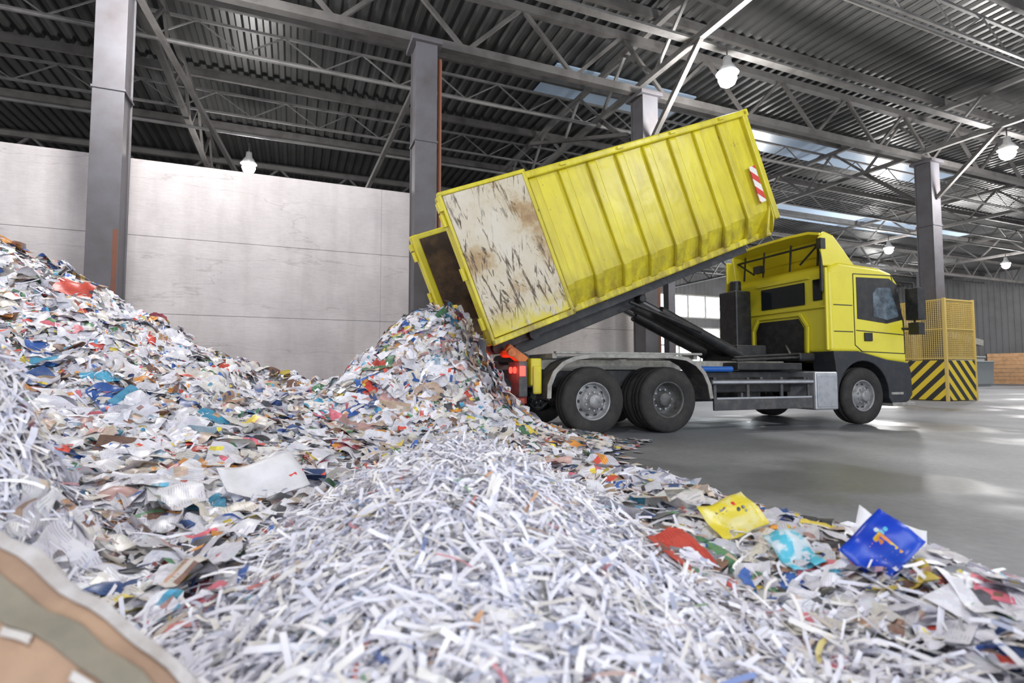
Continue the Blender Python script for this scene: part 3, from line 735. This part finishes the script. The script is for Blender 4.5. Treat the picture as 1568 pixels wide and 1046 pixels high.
# strips
SH=empty('shredded_paper_pile')
def w_s(x,y):
    w=np.clip(2.4*Bf(x,y)-.35,0,1)+.5*Lz(x,y)+1.0*np.clip(Ef(x,y)*2,0,1)+np.where((camd(x,y)<2.0)&(x<1.5),.9,0)
    return np.clip(w,0.02,1)*covered(x,y)*(camd(x,y)>.8)*vis(x,y)
def stripcols(n,k):
    pal=np.array([(.90,.89,.95),(.86,.85,.94),(.80,.79,.89),(.91,.89,.93),(.74,.74,.85),(.87,.84,.82)])
    c=pal[rng.integers(0,len(pal),n)]*rng.uniform(.94,1.02,(n,1)); o=rng.random(n)<.06
    c[o]=PAL[rng.integers(0,len(PAL),o.sum())]*.7+.2
    c=np.repeat(c[:,None,:],k,1); q=rng.random((n,k))<.04; c[q]=np.array((.45,.48,.62)); return np.clip(c,0,.94)
p=sample(23000,-2.4,2.6,.5,5.0,w_s)
nearf=np.clip((2.6-camd(*p.T))/1.4,0,1)
L=rng.uniform(.10,.34,len(p))*(1+.25*nearf); W=rng.uniform(.005,.012,len(p))*(1+.4*nearf)
build('strips',place(p,-.03,.05),normals(*p.T),L,W,10,1,.28,.24,stripcols(len(p),10),PSTRIP,SH,True,drape=.3)
p=sample(5200,-7,3.0,2.5,11.5,lambda x,y:covered(x,y)*vis(x,y)*np.clip(np.exp(-((x+1.5)/2.2)**2),.05,1))
L=rng.uniform(.08,.28,len(p)); W=rng.uniform(.008,.02,len(p))
build('strips_scattered',place(p,0,.06),normals(*p.T),L,W,6,1,.3,.35,stripcols(len(p),6),PSTRIP,SH,True,drape=.3)
p=sample(1900,.9,3.0,.4,4.5,lambda x,y:covered(x,y)*vis(x,y)*(camd(x,y)>1.4)*np.where(x<1.9,1,.35))
L=rng.uniform(.08,.30,len(p)); W=rng.uniform(.006,.014,len(p))
build('strips_on_magazines',place(p,.02,.06),normals(*p.T),L,W,6,1,.25,.35,stripcols(len(p),6),PSTRIP,SH,True,drape=.3)

# ------------------------------------------------------------------ individual items
def sheet(name,c,nrm,yaw,L,W,mat,bend=.1,thick=.004,marks=()):
    nrm=Vector(nrm).normalized(); M=nrm.to_track_quat('Z','Y').to_matrix().to_4x4()
    e=empty(name,Matrix.Translation(c)@M@Matrix.Rotation(yaw,4,'Z'))
    def surf(u,v,o=0): return (L*u,W*v,bend*(u*u*L*4)*.5+.012*math.sin(u*9)+.01*math.sin(v*7+u*4)+o)
    def patch(nm,u0,u1,v0,v1,o,mt):
        n=10; vs=[surf(u0+(u1-u0)*i/n,v0+(v1-v0)*j/n,o) for i in range(n+1) for j in range(n+1)]
        fs=[(i*(n+1)+j,(i+1)*(n+1)+j,(i+1)*(n+1)+j+1,i*(n+1)+j+1) for i in range(n) for j in range(n)]
        ob=MB().add(vs,fs).obj(nm,mt,e,smooth=True); md=ob.modifiers.new('s','SOLIDIFY'); md.thickness=thick if o==0 else .001; md.offset=-1; return ob
    patch('cover',-.5,.5,-.5,.5,0,mat)
    for k,(u0,u1,v0,v1,mt) in enumerate(marks): patch('print_%d'%k,u0,u1,v0,v1,.003,mt)
    return e
PB=mk('blue_cover',(.01,.05,.50),.35,0,(.02,.09,.55),7); PO=mk('orange_print',(.75,.25,.04),.4,0,(.7,.5,.05),20,.5,.55); PC=mk('cyan_print',(.1,.5,.65),.4,0,(.6,.7,.75),14,.5,.56)
PY=mk('yellow_cover',(.75,.62,.05),.4,0,(.78,.70,.3),9,.5,.6); PK=mk('dark_print',(.05,.05,.06),.5,0,(.3,.28,.25),25,.5,.55); PW=mk('white_sheet',(.78,.77,.81),.5,0,(.66,.65,.68),6); PR=mk('red_print',(.7,.05,.04),.45)
BR=mk('brown_card',(.46,.30,.20),.7,0,(.34,.22,.15),5,.4,.6,.3,20); OL=mk('olive_card',(.27,.235,.18),.7,0,(.2,.18,.14),9); LB=mk('label_white',(.66,.62,.60),.6,0,(.5,.44,.40),12); RG=mk('edge_paper',(.58,.55,.55),.6,0,(.42,.38,.36),14,.4,.6)
def hz(x,y,o): return float(height(np.array([x]),np.array([y]))[0])+o
sheet('blue_magazine',(1.90,1.27,hz(1.9,1.27,.12)),(-.7,-.6,.5),.9,.22,.16,PB,.1,marks=[(-.3,.15,-.35,.2,PO),(.1,.4,.1,.4,PC)])
sheet('yellow_magazine',(1.80,1.85,hz(1.8,1.85,.12)),(-.35,-.6,.8),.5,.25,.18,PY,.12,marks=[(-.38,.0,-.35,.3,PK),(.08,.4,-.3,.1,PK),(.1,.4,.18,.4,PR)])
sheet('white_flyer',(-.15,3.6,hz(-.15,3.6,.14)),(.1,-.6,.75),.3,.44,.30,PW,.15,marks=[(.3,.5,-.5,-.1,PR)])
sheet('open_magazine',(2.45,1.6,hz(2.45,1.6,.08)),(-.3,-.4,.9),-.4,.26,.2,PW,.2,marks=[(-.4,-.05,-.4,.1,PO),(.05,.4,-.2,.4,PK)])
sheet('teal_magazine',(1.75,1.50,hz(1.75,1.50,.09)),(-.3,-.5,.8),1.9,.18,.13,PC,.1,marks=[(-.3,.3,-.3,.0,PW)])
e=empty('cardboard_sheet')
def cs(u,v,o=0):
    a=Vector((-.60,1.38,.715)).lerp(Vector((-.10,1.08,.40)),u)+Vector((0,0,.05*math.sin(u*math.pi)))
    b=Vector((-.58,1.12,.49)).lerp(Vector((-.20,.91,.25)),u)
    p=a.lerp(b,v); p.z+=.025*math.sin(v*math.pi)+o+.010*math.sin(u*9+v*5)+.005*math.sin(u*23+v*9); return p
def cpatch(nm,u0,u1,v0,v1,o,mt,wob=0):
    n=18; vs=[cs(u0+(u1-u0)*i/n,v0+(v1-v0)*j/n+wob*math.sin(i*1.7)*(.5 if j in(0,) else 0),o) for i in range(n+1) for j in range(n+1)]
    fs=[(i*(n+1)+j,(i+1)*(n+1)+j,(i+1)*(n+1)+j+1,i*(n+1)+j+1) for i in range(n) for j in range(n)]
    ob=MB().add(vs,fs).obj(nm,mt,e,smooth=True); md=ob.modifiers.new('s','SOLIDIFY'); md.thickness=.003
cpatch('rim',0,1,0,.10,.008,RG,.02); cpatch('olive_band',0,1,.22,.40,.004,OL,.02); cpatch('board',0,1,.06,1,0,BR)
for a_,b_,c_,d_ in ((.10,.24,.45,.50),(.33,.44,.42,.47),(.60,.74,.44,.49),(.2,.34,.66,.70),(.5,.62,.60,.64),(.78,.9,.62,.67)): cpatch('label',a_,b_,c_,d_,.008,LB)

# ------------------------------------------------------------------ column guard & background
G=empty('column_guard_cage',loc=(21.2,12,0)); s=.8
m=MB()
for a,b in (((-s,-s),(s,-s)),((s,-s),(s,s)),((s,s),(-s,s)),((-s,s),(-s,-s))):
    m.beam((a[0],a[1],.7),(b[0],b[1],.7),.05,1.35)
m.obj('hazard_boards',HAZ,G)
m=MB()
for x in(-s,s):
    for y in(-s,s): m.box(x-.04,x+.04,y-.04,y+.04,0,3.5)
for z in(1.45,2.45,3.45):
    for a,b in (((-s,-s),(s,-s)),((s,-s),(s,s)),((s,s),(-s,s)),((-s,s),(-s,-s))): m.beam((*a,z),(*b,z),.045)
for k in range(1,24):
    t=-s+2*s*k/24
    for a in((t,-s),(t,s),(-s,t),(s,t)): m.beam((a[0],a[1],1.4),(a[0],a[1],3.45),.016)
for k in range(30):
    z=1.45+k*.067
    for a,b in (((-s,-s),(s,-s)),((s,-s),(s,s)),((s,s),(-s,s)),((-s,s),(-s,-s))): m.beam((*a,z),(*b,z),.014)
m.obj('mesh_panels',mk('cage_yellow',(.62,.45,.13),.5),G)
W_=empty('wooden_crate',loc=(49,22.4,0)); m=MB()
for k in range(8): m.box(-1.2,1.2,-1.2,-1.15,.1+.28*k,.35+.28*k); m.box(-1.2,-1.15,-1.2,1.2,.1+.28*k,.35+.28*k); m.box(1.15,1.2,-1.2,1.2,.1+.28*k,.35+.28*k); m.box(-1.2,1.2,1.15,1.2,.1+.28*k,.35+.28*k)
for x in(-1.2,0,1.2): m.box(x-.08,x+.08,-1.27,-1.2,0,2.4)
m.obj('slats',WOOD,W_)
K=empty('sorting_conveyor',loc=(46,27.5,0)); m=MB(); m.beam((-5,0,5.2),(8,0,3.4),1.4,.5)
for x,z in((-4,4.8),(-1,4.3),(2,3.8),(5,3.3)): m.box(x-.1,x+.1,-.7,-.5,0,z); m.box(x-.1,x+.1,.5,.7,0,z)
m.obj('belt_frame',LGREY,K)
for (x,y,w,h) in((42.5,22,1.3,1.6),(45.6,24,1.2,2.0),(36,30,2,1.6)):
    B_=empty('storage_bin',loc=(x,y,0)); m=MB()
    m.prism([(-w*.9,.15),(w*.9,.15),(w,h),(-w,h)],-.8,.8); m.box(-w-.06,w+.06,-.86,.86,h,h+.1); m.box(-w*.8,w*.8,-.7,-.5,0,.16); m.box(-w*.8,w*.8,.5,.7,0,.16); m.obj('bin_body',mk('bin_paint',(.35,.38,.39),.5),B_,bevel=.03)

# ------------------------------------------------------------------ world, light, camera
w=bpy.data.worlds.new('world'); S.world=w; w.use_nodes=True
bg=w.node_tree.nodes['Background']; bg.inputs[0].default_value=(.78,.86,1,1); bg.inputs[1].default_value=.85
d=bpy.data.lights.new('loading_door_daylight','AREA'); d.shape='RECTANGLE'; d.size=22; d.size_y=7; d.energy=1700; d.color=(.87,.93,1)
o=bpy.data.objects.new('loading_door_daylight',d); COL.objects.link(o); o.location=(0,-13,5); o.rotation_euler=(math.radians(85),0,0)

cam=bpy.data.cameras.new('camera'); co=bpy.data.objects.new('camera',cam); COL.objects.link(co); S.camera=co
cam.sensor_width=36; cam.lens=36*820/1568; cam.clip_end=300; cam.clip_start=.02
co.location=(0,0,1.0); co.rotation_euler=(math.radians(90+3.2),0,-math.radians(22.2))
cam.dof.use_dof=True; cam.dof.focus_distance=6.0; cam.dof.aperture_fstop=1.8
S.view_settings.view_transform='Standard'; S.view_settings.exposure=0.13
